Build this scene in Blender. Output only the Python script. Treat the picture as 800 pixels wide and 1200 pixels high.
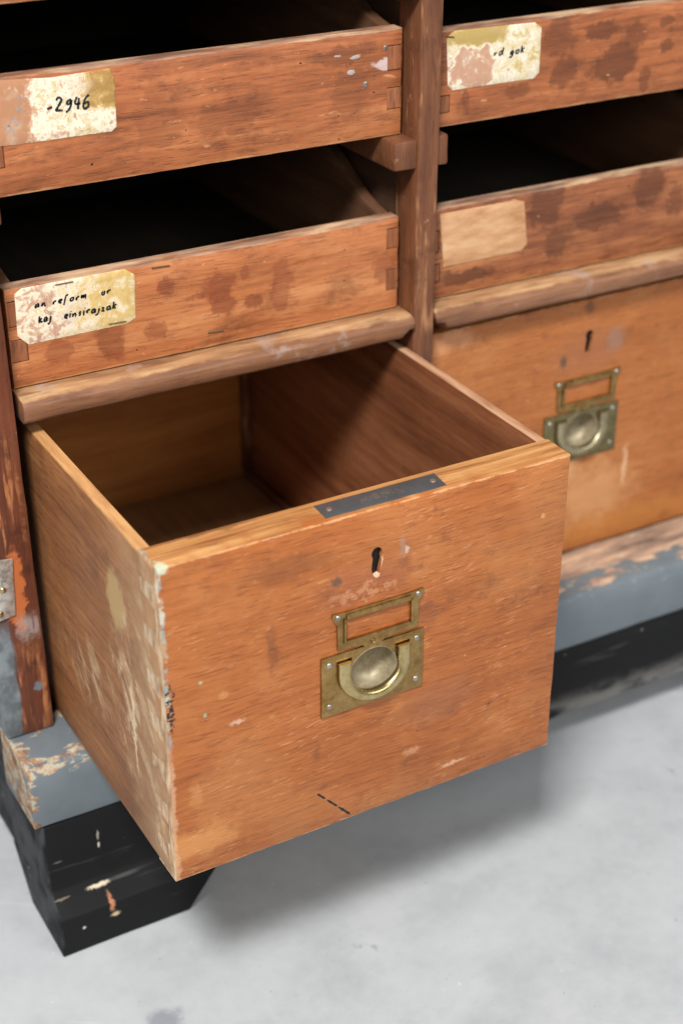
import bpy, bmesh, math, random
from mathutils import Vector, Matrix, noise as mn
from mathutils.geometry import delaunay_2d_cdt

for o in list(bpy.data.objects):
    bpy.data.objects.remove(o)
SC = bpy.context.scene
COL = SC.collection

# ------------------------------------------------------------------ camera
CAM_P = (-0.338, -1.089, 0.821)
CAM_R = (math.radians(60.73), math.radians(-0.11), math.radians(-29.58))
FPX = 1862.7                                  # focal length in photo pixels (800 x 1200)
cd = bpy.data.cameras.new('camera')
cd.sensor_fit = 'VERTICAL'; cd.sensor_height = 36; cd.sensor_width = 24
cd.lens = FPX * 36 / 1200
cd.clip_start = 0.05; cd.clip_end = 60
cd.dof.use_dof = True; cd.dof.focus_distance = 1.20; cd.dof.aperture_fstop = 4.0
co = bpy.data.objects.new('camera', cd); COL.objects.link(co)
co.location = CAM_P; co.rotation_euler = CAM_R
SC.camera = co

# ------------------------------------------------------------------ world, lamps, exposure
w = bpy.data.worlds.new('World'); SC.world = w; w.use_nodes = True
bg = w.node_tree.nodes['Background']
bg.inputs[0].default_value = (0.95, 0.97, 1.0, 1); bg.inputs[1].default_value = 0.30


def area(name, loc, target, sx, sy, power, col=(1, 1, 1)):
    l = bpy.data.lights.new(name, 'AREA'); l.shape = 'RECTANGLE'
    l.size = sx; l.size_y = sy; l.energy = power; l.color = col
    o = bpy.data.objects.new(name, l); COL.objects.link(o)
    o.location = loc
    d = Vector(target) - Vector(loc)
    o.rotation_euler = d.to_track_quat('-Z', 'Y').to_euler()
    return o


area('ceiling_lamp', (-0.95, -1.50, 2.45), (0.25, -0.05, 0.15), 0.55, 0.45, 116, (1, .975, .94))
area('ceiling_lamp', (-1.9, -2.9, 1.75), (0.2, 0.1, 0.15), 1.2, 0.9, 17, (1, .97, .93))
area('ceiling_lamp', (1.5, -2.9, 1.9), (0.4, -0.2, 0.0), 1.8, 1.0, 44, (1, .98, .96))

vs = SC.view_settings
vs.view_transform = 'Standard'; vs.look = 'None'; vs.exposure = 0.0; vs.gamma = 1.0; vs.use_curve_mapping = False
SC.render.engine = 'CYCLES'

# ------------------------------------------------------------------ helpers
RM = Matrix.Rotation(CAM_R[2], 3, 'Z') @ Matrix.Rotation(CAM_R[1], 3, 'Y') @ Matrix.Rotation(CAM_R[0], 3, 'X')


def at(u, v, ax, val):
    """photo pixel -> point on the plane axis = val that the thing touches"""
    d = RM @ Vector(((u - 400) / FPX, -(v - 600) / FPX, -1))
    c = Vector(CAM_P); t = (val - c[ax]) / d[ax]
    return c + d * t


def lin(h):
    r = []
    for i in (0, 2, 4):
        c = int(h[i:i + 2], 16) / 255
        r.append(c / 12.92 if c <= .04045 else ((c + .055) / 1.055) ** 2.4)
    return (*r, 1)


class G:
    """small node-graph builder"""
    def __init__(s, name):
        s.m = bpy.data.materials.new(name); s.m.use_nodes = True
        s.t = s.m.node_tree; s.t.nodes.clear()
        s.out = s.n('ShaderNodeOutputMaterial'); s.b = s.n('ShaderNodeBsdfPrincipled')
        s.t.links.new(s.b.outputs[0], s.out.inputs[0])
        s.P = s.n('ShaderNodeTexCoord').outputs['Object']

    def n(s, typ): return s.t.nodes.new(typ)

    def set(s, inp, v):
        if isinstance(v, bpy.types.NodeSocket): s.t.links.new(v, inp)
        else: inp.default_value = v

    def math(s, op, a, b=0.0, c=None, clamp=False):
        n = s.n('ShaderNodeMath'); n.operation = op; n.use_clamp = clamp
        s.set(n.inputs[0], a); s.set(n.inputs[1], b)
        if c is not None: s.set(n.inputs[2], c)
        return n.outputs[0]

    def add(s, a, b): return s.math('ADD', a, b)
    def mul(s, a, b): return s.math('MULTIPLY', a, b)
    def sub(s, a, b): return s.math('SUBTRACT', a, b)
    def mx(s, a, b): return s.math('MAXIMUM', a, b)
    def mn(s, a, b): return s.math('MINIMUM', a, b)

    def vm(s, op, a, b):
        n = s.n('ShaderNodeVectorMath'); n.operation = op
        s.set(n.inputs[0], a); s.set(n.inputs[1], b)
        return n.outputs[1] if op == 'LENGTH' else n.outputs[0]

    def sc(s, v, sx, sy, sz): return s.vm('MULTIPLY', v, (sx, sy, sz))

    def noise(s, v, scale, detail=3, rough=.55, dist=0.0, color=False):
        n = s.n('ShaderNodeTexNoise'); s.set(n.inputs['Vector'], v)
        n.inputs['Scale'].default_value = scale; n.inputs['Detail'].default_value = detail
        n.inputs['Roughness'].default_value = rough; n.inputs['Distortion'].default_value = dist
        return n.outputs[1 if color else 0]

    def voro(s, v, scale, feat='F1', rnd=1.0):
        n = s.n('ShaderNodeTexVoronoi'); n.feature = feat; s.set(n.inputs['Vector'], v)
        n.inputs['Scale'].default_value = scale; n.inputs['Randomness'].default_value = rnd
        return n.outputs['Distance']

    def sm(s, x, a, b):
        """smoothstep, also falling when a > b"""
        n = s.n('ShaderNodeMapRange'); n.interpolation_type = 'SMOOTHSTEP'
        if a > b: lo, hi, o0, o1 = b, a, 1.0, 0.0
        else: lo, hi, o0, o1 = a, b, 0.0, 1.0
        s.set(n.inputs[0], x); n.inputs[1].default_value = lo; n.inputs[2].default_value = hi
        n.inputs[3].default_value = o0; n.inputs[4].default_value = o1
        return n.outputs[0]

    def ramp(s, f, stops):
        n = s.n('ShaderNodeValToRGB'); e = n.color_ramp.elements
        while len(e) < len(stops): e.new(.5)
        for i, (p, c) in enumerate(stops):
            e[i].position = p; e[i].color = lin(c) if isinstance(c, str) else c
        s.set(n.inputs[0], f); return n.outputs[0]

    def mix(s, f, a, b, mode='MIX'):
        n = s.n('ShaderNodeMix'); n.data_type = 'RGBA'; n.blend_type = mode
        s.set(n.inputs[0], f)
        s.set(n.inputs[6], lin(a) if isinstance(a, str) else a)
        s.set(n.inputs[7], lin(b) if isinstance(b, str) else b)
        return n.outputs[2]

    def xyz(s, v=None):
        n = s.n('ShaderNodeSeparateXYZ'); s.set(n.inputs[0], v if v is not None else s.P)
        return n.outputs

    def cached(s, key, f):
        if not hasattr(s, 'c_'): s.c_ = {}
        if key not in s.c_: s.c_[key] = f()
        return s.c_[key]

    def blob(s, c, r, amp=.45, ns=60, soft=.35, solid=False):
        """1 inside a ragged patch round the point c with half sizes r, 0 outside"""
        a, b, _ = sorted(r); q = (a * b) ** .5
        ws = 45 if q > .012 else (110 if q > .005 else 260)
        wc = s.cached(('w', ws), lambda: s.vm('SUBTRACT', s.noise(s.P, ws, 4, .62, color=True), (.5, .5, .5)))
        k = s.cached(('k', ws), lambda: s.noise(s.P, ws * 3.2, 3, .6))
        v = s.vm('SUBTRACT', s.P, tuple(c))
        v = s.vm('ADD', v, s.sc(wc, q * amp * 4.5, q * amp * 4.5, q * amp * 4.5))
        v = s.sc(v, *[1 / t for t in r])
        l = s.vm('LENGTH', v, (0, 0, 0))
        l = s.add(l, s.mul(s.sub(k, .5), .8))
        m = s.sm(l, 1 + soft, 1 - soft)
        return m

    def done(s, col, rough=.5, metal=0.0, height=None, bump=.3, dist=.001, spec=.4):
        s.set(s.b.inputs['Base Color'], lin(col) if isinstance(col, str) else col)
        s.set(s.b.inputs['Roughness'], rough); s.set(s.b.inputs['Metallic'], metal)
        s.b.inputs['Specular IOR Level'].default_value = spec
        if height is not None:
            n = s.n('ShaderNodeBump'); n.inputs['Strength'].default_value = bump
            n.inputs['Distance'].default_value = dist; s.set(n.inputs['Height'], height)
            s.t.links.new(n.outputs[0], s.b.inputs['Normal'])
        return s.m


def wood(name, dark, mid, light, axis=0, fine=130, coarse=26, big=7, rough=.5, pores=.35, extra=None, bump=.25, contrast=1.0, stretch=.055, spec=.35):
    g = G(name)
    wv = g.noise(g.P, 3.5, 2, .5, color=True)
    Pw = g.vm('ADD', g.P, g.vm('MULTIPLY', g.vm('SUBTRACT', wv, (.5, .5, .5)), (.03, .03, .03)))
    S = [1, 1, 1]; S[axis] = stretch
    Q = g.sc(Pw, *S)
    f1 = g.noise(Q, fine, 6, .68); f2 = g.noise(Q, coarse, 4, .55, .4); f3 = g.noise(g.P, big, 5, .62)
    f = g.add(g.add(g.mul(f1, .40), g.mul(f2, .34)), g.mul(f3, .26))
    f = g.add(g.mul(g.sub(f, .5), 1.9 * contrast), .5)
    col = g.ramp(f, [(.22, dark), (.5, mid), (.8, light)])
    S2 = [1, 1, 1]; S2[axis] = .09
    po = g.noise(g.sc(Pw, *S2), 640, 2, .5)
    pm = g.mul(g.sm(po, .55, .68), pores)
    col = g.mix(pm, col, dark)
    h = g.sub(g.add(g.mul(f1, .6), g.mul(g.noise(g.P, 240, 3), .4)), g.mul(pm, .8))
    rg = g.add(rough - .1, g.mul(f3, .2))
    if extra:
        r = extra(g, col, rg, h)
        col, rg, h = r
    return g.done(col, rg, height=h, bump=bump, dist=.0008, spec=spec)


def obj(name, me, mat, parent=None):
    o = bpy.data.objects.new(name, me); COL.objects.link(o)
    if mat: me.materials.append(mat)
    if parent:
        o.parent = parent
        if parent.type == 'EMPTY': o.location = -parent.location     # meshes are written in scene coordinates
    return o


def thing(name, label, cat, loc, group=None):
    o = bpy.data.objects.new(name, None); COL.objects.link(o)
    o.location = loc; o.empty_display_size = .05
    o['label'] = label; o['category'] = cat
    if group: o['group'] = group
    return o


def finish(bm, name, smooth=35):
    bmesh.ops.recalc_face_normals(bm, faces=bm.faces)
    me = bpy.data.meshes.new(name); bm.to_mesh(me); bm.free()
    if smooth:
        for p in me.polygons: p.use_smooth = True
        me.set_sharp_from_angle(angle=math.radians(smooth))
    return me


def wobble(bm, amp, seed):
    if amp <= 0: return
    off = Vector((seed * 3.1, seed * 1.7, seed * .9))
    for v in bm.verts:
        p = v.co + off
        v.co += mn.noise_vector(p * 28) * amp + mn.noise_vector(p * 110) * amp * .45


_seed = [0]


def rbox(name, xr, yr, zr, mat, parent=None, bev=.0012, step=.02, wob=.0003, shear=None, seg=2):
    """a board: slightly uneven box with worn (rounded) edges"""
    _seed[0] += 1
    bm = bmesh.new()
    bmesh.ops.create_cube(bm, size=1)
    r = (xr, yr, zr)
    for v in bm.verts:
        v.co = Vector([(r[i][0] + r[i][1]) / 2 + v.co[i] * (r[i][1] - r[i][0]) for i in range(3)])
    bmesh.ops.bevel(bm, geom=bm.edges[:], offset=bev, segments=seg, profile=.5, affect='EDGES', clamp_overlap=True)
    for i in range(3):
        L = r[i][1] - r[i][0]; n = min(28, int(L / step))
        for k in range(1, n):
            no = [0, 0, 0]; no[i] = 1; pt = [0, 0, 0]; pt[i] = r[i][0] + L * k / n
            bmesh.ops.bisect_plane(bm, geom=bm.verts[:] + bm.edges[:] + bm.faces[:], plane_co=pt, plane_no=no)
    wobble(bm, wob, _seed[0])
    if shear:
        for v in bm.verts: v.co = shear(v.co)
    return obj(name, finish(bm, name), mat, parent)


def prism(name, poly, axis, a, b, mat, parent=None, bev=.001, wob=.0002, cuts=0, smooth=35):
    """polygon (u,v) pushed along axis from a to b; u,v are the other two axes in order"""
    _seed[0] += 1
    bm = bmesh.new()
    ax = [i for i in range(3) if i != axis]
    def P(p, t):
        c = [0, 0, 0]; c[ax[0]] = p[0]; c[ax[1]] = p[1]; c[axis] = t; return c
    A = [bm.verts.new(P(p, a)) for p in poly]; B = [bm.verts.new(P(p, b)) for p in poly]
    bm.faces.new(A); bm.faces.new(B)
    n = len(poly)
    for i in range(n): bm.faces.new((A[i], A[(i + 1) % n], B[(i + 1) % n], B[i]))
    bmesh.ops.recalc_face_normals(bm, faces=bm.faces)
    if bev > 0:
        es = [e for e in bm.edges if e.calc_face_angle(0) > math.radians(30)]
        bmesh.ops.bevel(bm, geom=es, offset=bev, segments=2, profile=.5, affect='EDGES', clamp_overlap=True)
    for k in range(1, cuts):
        no = [0, 0, 0]; no[axis] = 1; pt = [0, 0, 0]; pt[axis] = a + (b - a) * k / cuts
        bmesh.ops.bisect_plane(bm, geom=bm.verts[:] + bm.edges[:] + bm.faces[:], plane_co=pt, plane_no=no)
    wobble(bm, wob, _seed[0])
    return obj(name, finish(bm, name, smooth), mat, parent)


def inside(p, poly):
    c = False; n = len(poly)
    for i in range(n):
        x1, y1 = poly[i]; x2, y2 = poly[i - 1]
        if (y1 > p[1]) != (y2 > p[1]) and p[0] < (x2 - x1) * (p[1] - y1) / (y2 - y1) + x1: c = not c
    return c


def slab(name, outer, holes, thick, F, mat, parent=None, bev=.001, step=.012, jit=.0002, grid=.03):
    """board whose front face has sunk pockets. outer: (u,v) polygon; holes: [(polygon, depth)]; F(u,v,w) -> xyz, w = depth below the face"""
    _seed[0] += 1; rnd = random.Random(_seed[0])
    ring = []; n = len(outer)
    cx = sum(p[0] for p in outer) / n; cy = sum(p[1] for p in outer) / n
    for i in range(n):
        a = Vector(outer[i]); b = Vector(outer[(i + 1) % n]); k = max(1, int((b - a).length / step))
        for j in range(k): ring.append(a.lerp(b, j / k))
    m = len(ring)
    def off(d):
        R = []
        for i in range(m):
            t = (ring[(i + 1) % m] - ring[i]).normalized(); t0 = (ring[i] - ring[i - 1]).normalized()
            n1 = Vector((-t.y, t.x)); n0 = Vector((-t0.y, t0.x))
            if n1.dot(Vector((cx, cy)) - ring[i]) < 0: n1 = -n1
            if n0.dot(Vector((cx, cy)) - ring[i]) < 0: n0 = -n0
            q = n1 + n0; q = q / max(.5, q.dot(n1))
            R.append(ring[i] + q * d)
        return R
    jt = [rnd.uniform(0, jit * 2) for _ in ring]
    rings = [(off(bev), 0), (off(bev * .3), bev * .3), (off(0), bev), (off(0), thick)]
    inn = off(bev)
    for i in range(m):
        d = (Vector((cx, cy)) - inn[i]).normalized() * jt[i]
        for R, _ in rings[:3]: R[i] = R[i] + d
    pts = [tuple(p) for p in rings[0][0]]; edges = [(i, (i + 1) % m) for i in range(m)]
    for poly, dep in holes:
        s = len(pts); k = len(poly); pts += [tuple(p) for p in poly]
        edges += [(s + i, s + (i + 1) % k) for i in range(k)]
    us = [p[0] for p in outer]; vs_ = [p[1] for p in outer]
    u = min(us) + grid
    while u < max(us) - grid * .4:
        v = min(vs_) + grid
        while v < max(vs_) - grid * .4:
            if inside((u, v), pts[:m]) and not any(inside((u, v), h[0]) for h in holes): pts.append((u, v))
            v += grid
        u += grid
    V, E_, Fc, *_ = delaunay_2d_cdt([Vector(p) for p in pts], edges, [], 1, 1e-7)
    bm = bmesh.new()
    top = [bm.verts.new(F(p.x, p.y, 0)) for p in V]
    for f in Fc:
        c = sum((V[i] for i in f), Vector((0, 0))) / len(f)
        if any(inside(c, h[0]) for h in holes) or not inside(c, pts[:m]): continue
        try: bm.faces.new([top[i] for i in f])
        except ValueError: pass
    prev = [bm.verts.new(F(p[0], p[1], 0)) for p in rings[0][0]]
    for R, wd in rings[1:]:
        cur = [bm.verts.new(F(p[0], p[1], wd)) for p in R]
        for i in range(m): bm.faces.new((prev[i], prev[(i + 1) % m], cur[(i + 1) % m], cur[i]))
        prev = cur
    if all(h[1] is not None for h in holes): bm.faces.new(prev)      # a pierced plate lies against its ground, no back face
    for poly, dep in holes:
        thru = dep is None; dep = thick if thru else dep
        a = [bm.verts.new(F(p[0], p[1], 0)) for p in poly]; b = [bm.verts.new(F(p[0], p[1], dep)) for p in poly]
        k = len(poly)
        for i in range(k): bm.faces.new((a[i], a[(i + 1) % k], b[(i + 1) % k], b[i]))
        if not thru: bm.faces.new(b)
    bmesh.ops.remove_doubles(bm, verts=bm.verts, dist=2e-6)
    return obj(name, finish(bm, name), mat, parent)


def lathe(name, prof, c, mat, parent=None, n=28, ax=1):
    """profile of (radius, depth along +Y) turned round the Y axis through c"""
    bm = bmesh.new(); rows = []
    for r, y in prof:
        if r < 1e-6: rows.append([bm.verts.new((c[0], c[1] + y, c[2]))])
        else: rows.append([bm.verts.new((c[0] + r * math.cos(2 * math.pi * i / n), c[1] + y, c[2] + r * math.sin(2 * math.pi * i / n))) for i in range(n)])
    for A, B in zip(rows, rows[1:]):
        for i in range(n):
            j = (i + 1) % n
            if len(A) == 1 and len(B) == 1: continue
            if len(A) == 1: bm.faces.new((A[0], B[i], B[j]))
            elif len(B) == 1: bm.faces.new((A[i], A[j], B[0]))
            else: bm.faces.new((A[i], A[j], B[j], B[i]))
    return obj(name, finish(bm, name, 40), mat, parent)


# ------------------------------------------------------------------ key sizes (metres)
W, H, D = 0.340, 0.273, 0.247            # pulled-out drawer: width, height, how far it is pulled out
TF, TS = 0.030, 0.009                    # its front and side board thickness
PITCH = 0.379                            # next bay
YP = -0.020                              # front of post, stiles and rail
ZF = -0.191                              # room floor
YS = -0.070                              # front of the sill

# ------------------------------------------------------------------ materials
def m_front(g, col, rg, h, yf=0.0):
    x, y, z = g.xyz()
    # rubbed and faded zones of the varnish
    f = g.noise(g.P, 11, 4, .6)
    col = g.mix(g.mul(g.sm(f, .50, .68), .24), col, 'be8450')
    col = g.mix(g.mul(g.sm(g.noise(g.P, 17, 5, .65), .56, .72), .3), col, '84482a')
    # short pale flecks and scratches, a little off the grain
    R = g.n('ShaderNodeVectorRotate'); R.inputs['Angle'].default_value = .12; R.inputs['Axis'].default_value = (0, 1, 0)
    g.set(R.inputs['Vector'], g.P)
    fl = g.noise(g.sc(R.outputs[0], .18, 1, 1), 560, 2, .5)
    zone = g.sm(g.noise(g.P, 16, 4, .6), .36, .62)
    col = g.mix(g.mul(g.mul(g.sm(fl, .60, .70), zone), .32), col, 'd6a276')
    col = g.mix(g.mul(g.sm(g.noise(g.sc(R.outputs[0], .4, 1, 1), 230, 4, .65), .70, .78), .5), col, 'dcb08a')
    R2 = g.n('ShaderNodeVectorRotate'); R2.inputs['Angle'].default_value = -.95; R2.inputs['Axis'].default_value = (0, 1, 0)
    g.set(R2.inputs['Vector'], g.P)
    s2 = g.noise(g.sc(R2.outputs[0], .08, 1, 1), 300, 3, .6)
    col = g.mix(g.mul(g.mul(g.sm(s2, .66, .76), g.sm(g.noise(g.P, 10, 2), .5, .62)), .22), col, '6b4028')
    # smoky grime
    col = g.mix(g.mul(g.sm(g.noise(g.P, 34, 6, .72), .56, .74), .5), col, '5e3a28')
    # dark dents
    dd = g.noise(g.P, 150, 2, .5)
    dm = g.sm(dd, .74, .78)
    col = g.mix(g.mul(dm, .7), col, '4a2a1a')
    # rubbed edge all round
    e = g.mx(g.mn(g.sub(H, z), z), g.sub(g.sub(y, yf), .0004))
    em = g.mul(g.sm(g.add(e, g.mul(g.sub(g.noise(g.P, 80, 5, .65), .5), .006)), .0016, .0002), .75)
    col = g.mix(em, col, 'd2a074')
    tf = g.sm(z, H - .0006, H - .0001)
    col = g.mix(g.mul(tf, .8), col, g.ramp(g.noise(g.sc(g.P, .05, 1, 1), 190, 5, .65), [(.32, '7d4e2c'), (.5, 'b07e4c'), (.68, 'cb9c66')]))
    col = g.mix(g.mul(g.mul(tf, g.sm(g.noise(g.sc(g.P, .2, 1, 1), 90, 4, .65), .58, .68)), .6), col, '5c3a24')
    return col, rg, g.sub(h, dm)


def m_front_open(g, col, rg, h):
    yf = -D
    col, rg, h = m_front(g, col, rg, h, yf)
    x, y, z = g.xyz()
    # darkened, broken veneer round the keyhole
    b = g.blob((.163, yf, .2135), (.036, .02, .016), .5, 70, .6)
    col = g.mix(g.mul(b, .55), col, '8f5136')
    b2 = g.mul(g.blob((.160, yf, .2065), (.028, .02, .006), .7, 120, .4), g.sm(g.noise(g.P, 190, 3), .42, .55))
    col = g.mix(g.mul(b2, .5), col, 'c48e66')
    for c, r, cc, k in [((.137, .221), (.004, .004), '5a4638', .8), ((.1925, .236), (.003, .008), 'a08878', .4),
                        ((.196, .232), (.0015, .003), 'd8cfc4', .5), ((.045, .155), (.004, .003), 'c99658', .4),
                        ((.030, .143), (.0015, .0015), '8fc0a0', .6), ((.055, .128), (.006, .002), 'd9b8a4', .55),
                        ((.028, .172), (.0014, .0014), '8fc09a', .6), ((.020, .030), (.03, .012), 'c98f55', .5),
                        ((.318, .226), (.002, .002), 'd8a468', .6), ((.10, .245), (.035, .010), '6f4024', .45),
                        ((.085, .18), (.004, .02), '6c4028', .5), ((.12, .075), (.003, .008), '6c4028', .5),
                        ((.172, .205), (.005, .004), 'e0c0a0', .0), ((.215, .17), (.010, .010), '7a452c', .45),
                        ((.23, .085), (.03, .018), '8c5a40', .4), ((.245, .018), (.012, .0016), 'dcb48c', .6),
                        ((.205, .045), (.008, .003), 'd8a880', .35), ((.02, .075), (.004, .012), 'c98c58', .3)]:
        col = g.mix(g.mul(g.blob((c[0], yf, c[1]), (r[0], .02, r[1]), .45, 130, .5), k), col, cc)
    # paint left on the left corner
    cm = g.mul(g.sm(g.add(x, g.mul(g.sub(g.noise(g.P, 120, 4), .5), .008)), .0048, .0025), g.sm(z, .10, .15))
    pc = g.ramp(g.noise(g.sc(g.P, 1, 1, .5), 75, 3), [(.40, 'a88a68'), (.47, '93a89c'), (.55, '7d868c'), (.64, 'b9baa6')])
    col = g.mix(g.mul(g.mul(cm, g.sm(g.noise(g.P, 130, 4, .65), .40, .54)), .9), col, pc)
    lo = g.mul(g.sm(g.add(x, g.mul(g.sub(g.noise(g.P, 140, 4), .5), .012)), .005, .002), g.sm(z, .13, .10))
    col = g.mix(g.mul(lo, .5), col, 'cba684')
    tl = g.blob((.003, yf, H), (.006, .008, .006), .5, 160, .3)
    col = g.mix(g.mul(tl, .85), col, 'b9c0a6')
    bk = g.mul(g.blob((.004, yf, .158), (.0035, .01, .020), .4, 260, .2), g.sm(g.noise(g.P, 300, 3), .48, .55))
    col = g.mix(bk, col, '23282a')
    # left end grain, scraped pale
    end = g.sm(x, .0012, .0002)
    col = g.mix(g.mul(end, .9), col, g.ramp(g.noise(g.sc(g.P, 1, 1, .3), 160, 4), [(.35, '8d6a4c'), (.55, 'c9ab88'), (.7, 'e0cdb0')]))
    return col, rg, h


MAT = {}
MAT['front_open'] = wood('varnished_mahogany', '743c1c', 'a05c2c', 'b87442', 0, 400, 34, 8, .42, .5, m_front_open, .45, .72)


def m_front_closed(g, col, rg, h):
    col, rg, h = m_front(g, col, rg, h)
    x, y, z = g.xyz()
    X = .168 + PITCH
    col = g.mix(g.mul(g.blob((X, 0, .218), (.04, .02, .022), .5, 60, .6), .45), col, '9a6446')
    for c, r, cc, k in [((X - .026, .214), (.004, .006), '4a4038', .8), ((X + .034, .226), (.010, .012), '8a7468', .5),
                        ((X, .264), (.006, .006), '4a3426', .6), ((X + .02, .06), (.05, .03), 'cf9a68', .6),
                        ((X + .06, .085), (.003, .02), 'dcb48c', .6), ((X - .02, .095), (.02, .012), 'd6a678', .5),
                        ((.60, .02), (.2, .014), 'c08040', .5), ((.395, .262), (.02, .008), 'cf9a70', .5)]:
        col = g.mix(g.mul(g.blob((c[0], 0, c[1]), (r[0], .02, r[1]), .5, 110, .6), k), col, cc)
    return col, rg, h


MAT['front_closed'] = wood('varnished_mahogany_faded', '7a4422', 'a46232', 'bb7c48', 0, 400, 34, 8, .45, .5, m_front_closed, .4, .6)


def m_side(g, col, rg, h):
    x, y, z = g.xyz()
    # grey haze and pale scraping towards the front joint
    n1 = g.noise(g.P, 24, 5, .65, .6)
    d = g.sm(g.add(y, g.mul(g.sub(n1, .5), .14)), -.13, -.235)
    out = g.sm(x, .004, .002)
    col = g.mix(g.mul(g.mul(d, out), .5), col, 'b5926e')
    R = g.n('ShaderNodeVectorRotate'); R.inputs['Angle'].default_value = -.95; R.inputs['Axis'].default_value = (1, 0, 0)
    g.set(R.inputs['Vector'], g.P)
    sc = g.noise(g.sc(R.outputs[0], 1, .38, 1), 60, 6, .68, .6)
    zone = g.mx(g.blob((0, -.182, .135), (.02, .028, .075), .6, 30, .6), g.mx(g.mul(g.blob((0, -.222, .12), (.02, .016, .14), .5, 34, .7), .6), g.mul(g.blob((0, -.10, .09), (.02, .06, .03), .6, 30, .7), .6)))
    m = g.mul(g.mul(g.sm(sc, .44, .62), zone), out)
    col = g.mix(g.mul(m, .9), col, g.ramp(g.noise(g.P, 60, 3), [(.4, 'c2a078'), (.6, 'ddc6a4')]))
    col = g.mix(g.mul(g.mul(g.blob((0, -.165, .205), (.02, .013, .026), .3, 60, .3), out), .85), col, 'b89a68')
    ln = g.mul(g.blob((0, -.185, .105), (.02, .003, .04), .5, 30, .4), out)
    col = g.mix(g.mul(ln, .7), col, 'e2cfae')
    # dark rubs
    col = g.mix(g.mul(g.mul(g.sm(g.noise(g.P, 20, 4), .56, .68), out), .35), col, '5d3a26')
    # top edge rubbed bare
    te = g.sm(g.add(z, g.mul(g.sub(g.noise(g.P, 70, 3), .5), .004)), H - .004, H - .001)
    col = g.mix(g.mul(te, .8), col, g.ramp(g.noise(g.sc(g.P, 1, .1, 1), 160, 4), [(.35, 'a87546'), (.6, 'd0a06a')]))
    return col, rg, h


MAT['side_left'] = wood('worn_brown_board', '683e26', '92603a', 'ae7a4e', 1, 240, 28, 7, .55, .45, m_side, .4)


def m_inner(g, col, rg, h):
    x, y, z = g.xyz()
    te = g.sm(z, H - .002, H - .0008)
    col = g.mix(g.mul(te, .75), col, g.ramp(g.noise(g.sc(g.P, 1, .1, 1), 160, 4), [(.35, 'a8785a'), (.6, 'cfa684')]))
    return col, rg, h


MAT['side_right'] = wood('dark_drawer_lining', '5a3320', '7e4c30', '996444', 1, 110, 20, 6, .5, .3, m_inner, .25, 1.2)
MAT['drawer_back'] = wood('orange_pine_board', '7c4a20', 'a86c34', 'bd8446', 0, 90, 18, 6, .55, .25, None, .2)
MAT['drawer_floor'] = wood('brown_bottom_board', '86603e', 'ac8054', 'c49a6c', 1, 90, 20, 6, .6, .3, None, .2)


def stains(lst, dark='6b3d22', pits=True):
    def f(g, col, rg, h):
        x, y, z = g.xyz()
        for c, r, k, *cc in lst:
            b = g.blob((c[0], 0, c[1]), (r[0], .03, r[1]), .42, 75, .22)
            col = g.mix(g.mul(b, min(.8, k + .05)), col, cc[0] if cc else dark)
        # grime, scuffs, pale bruises
        col = g.mix(g.mul(g.sm(g.noise(g.sc(g.P, .6, 1, 1), 22, 6, .7), .50, .68), .6), col, '5c3422')
        col = g.mix(g.mul(g.sm(g.noise(g.sc(g.P, .12, 1, 1), 75, 5, .65), .53, .70), .5), col, '6a3c26')
        col = g.mix(g.mul(g.sm(g.noise(g.sc(g.P, .3, 1, 1), 130, 4, .6), .64, .74), .55), col, 'd8a070')
        col = g.mix(g.mul(g.sm(g.noise(g.sc(g.P, .6, 1, 1), 210, 4, .65), .65, .73), .65), col, 'd9a880')
        col = g.mix(g.mul(g.sm(g.noise(g.sc(g.P, .8, 1, 1), 120, 5, .7), .62, .74), .6), col, '4a2a1c')
        hole = g.sm(g.noise(g.sc(g.P, .7, 1, 1), 260, 1, .4), .755, .785)
        col = g.mix(hole, col, '2a160c')
        # top edge strip: dusty grey and pale rubbed arris
        return col, rg, g.sub(h, g.mul(hole, 2))
    return f


def tray_mat(name, lst, z0, z1, stain='5e3420', dark='603620', mid='a05e38', light='be7c4e', **k):
    base = stains(lst, stain)
    def f(g, col, rg, h):
        col, rg, h = base(g, col, rg, h)
        x, y, z = g.xyz()
        nn = g.mul(g.sub(g.noise(g.sc(g.P, .4, 1, 1), 90, 4, .6), .5), .006)
        zt = g.add(z, nn)
        top = g.sm(zt, z1 - .0016, z1 - .0002)
        col = g.mix(g.mul(top, .75), col, g.ramp(g.noise(g.sc(g.P, .2, 1, 1), 70, 4), [(.38, '6e5446'), (.5, 'a08470'), (.66, 'd8ba94')]))
        low = g.sm(zt, z0 + .0022, z0 + .0002)
        col = g.mix(g.mul(low, .6), col, 'd3a06c')
        return col, rg, h
    return wood(name, dark, mid, light, 0, 190, 26, 9, .48, .4, f, .5, 1.0, **k)


MAT['tray_in'] = wood('dark_inner_board', '2c1c12', '402a1c', '523826', 1, 90, 18, 6, .7, .2, None, .2)  # even dark brown for the inner panels of the carcass
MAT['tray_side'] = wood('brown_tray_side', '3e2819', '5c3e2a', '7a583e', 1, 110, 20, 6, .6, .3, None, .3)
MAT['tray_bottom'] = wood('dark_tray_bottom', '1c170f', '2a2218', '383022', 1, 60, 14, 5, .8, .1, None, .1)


def m_post(g, col, rg, h):
    v = g.noise(g.sc(g.P, 1, 1, .12), 120, 4, .6)
    col = g.mix(g.mul(g.mul(g.sm(v, .55, .68), g.sm(g.noise(g.P, 16, 3), .42, .58)), .7), col, 'b08058')
    col = g.mix(g.mul(g.sm(g.noise(g.P, 26, 5, .65), .54, .70), .5), col, '43281c')
    col = g.mix(g.mul(g.sm(g.noise(g.P, 60, 4, .65), .64, .74), .6), col, 'c0906a')
    return col, rg, h


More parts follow.
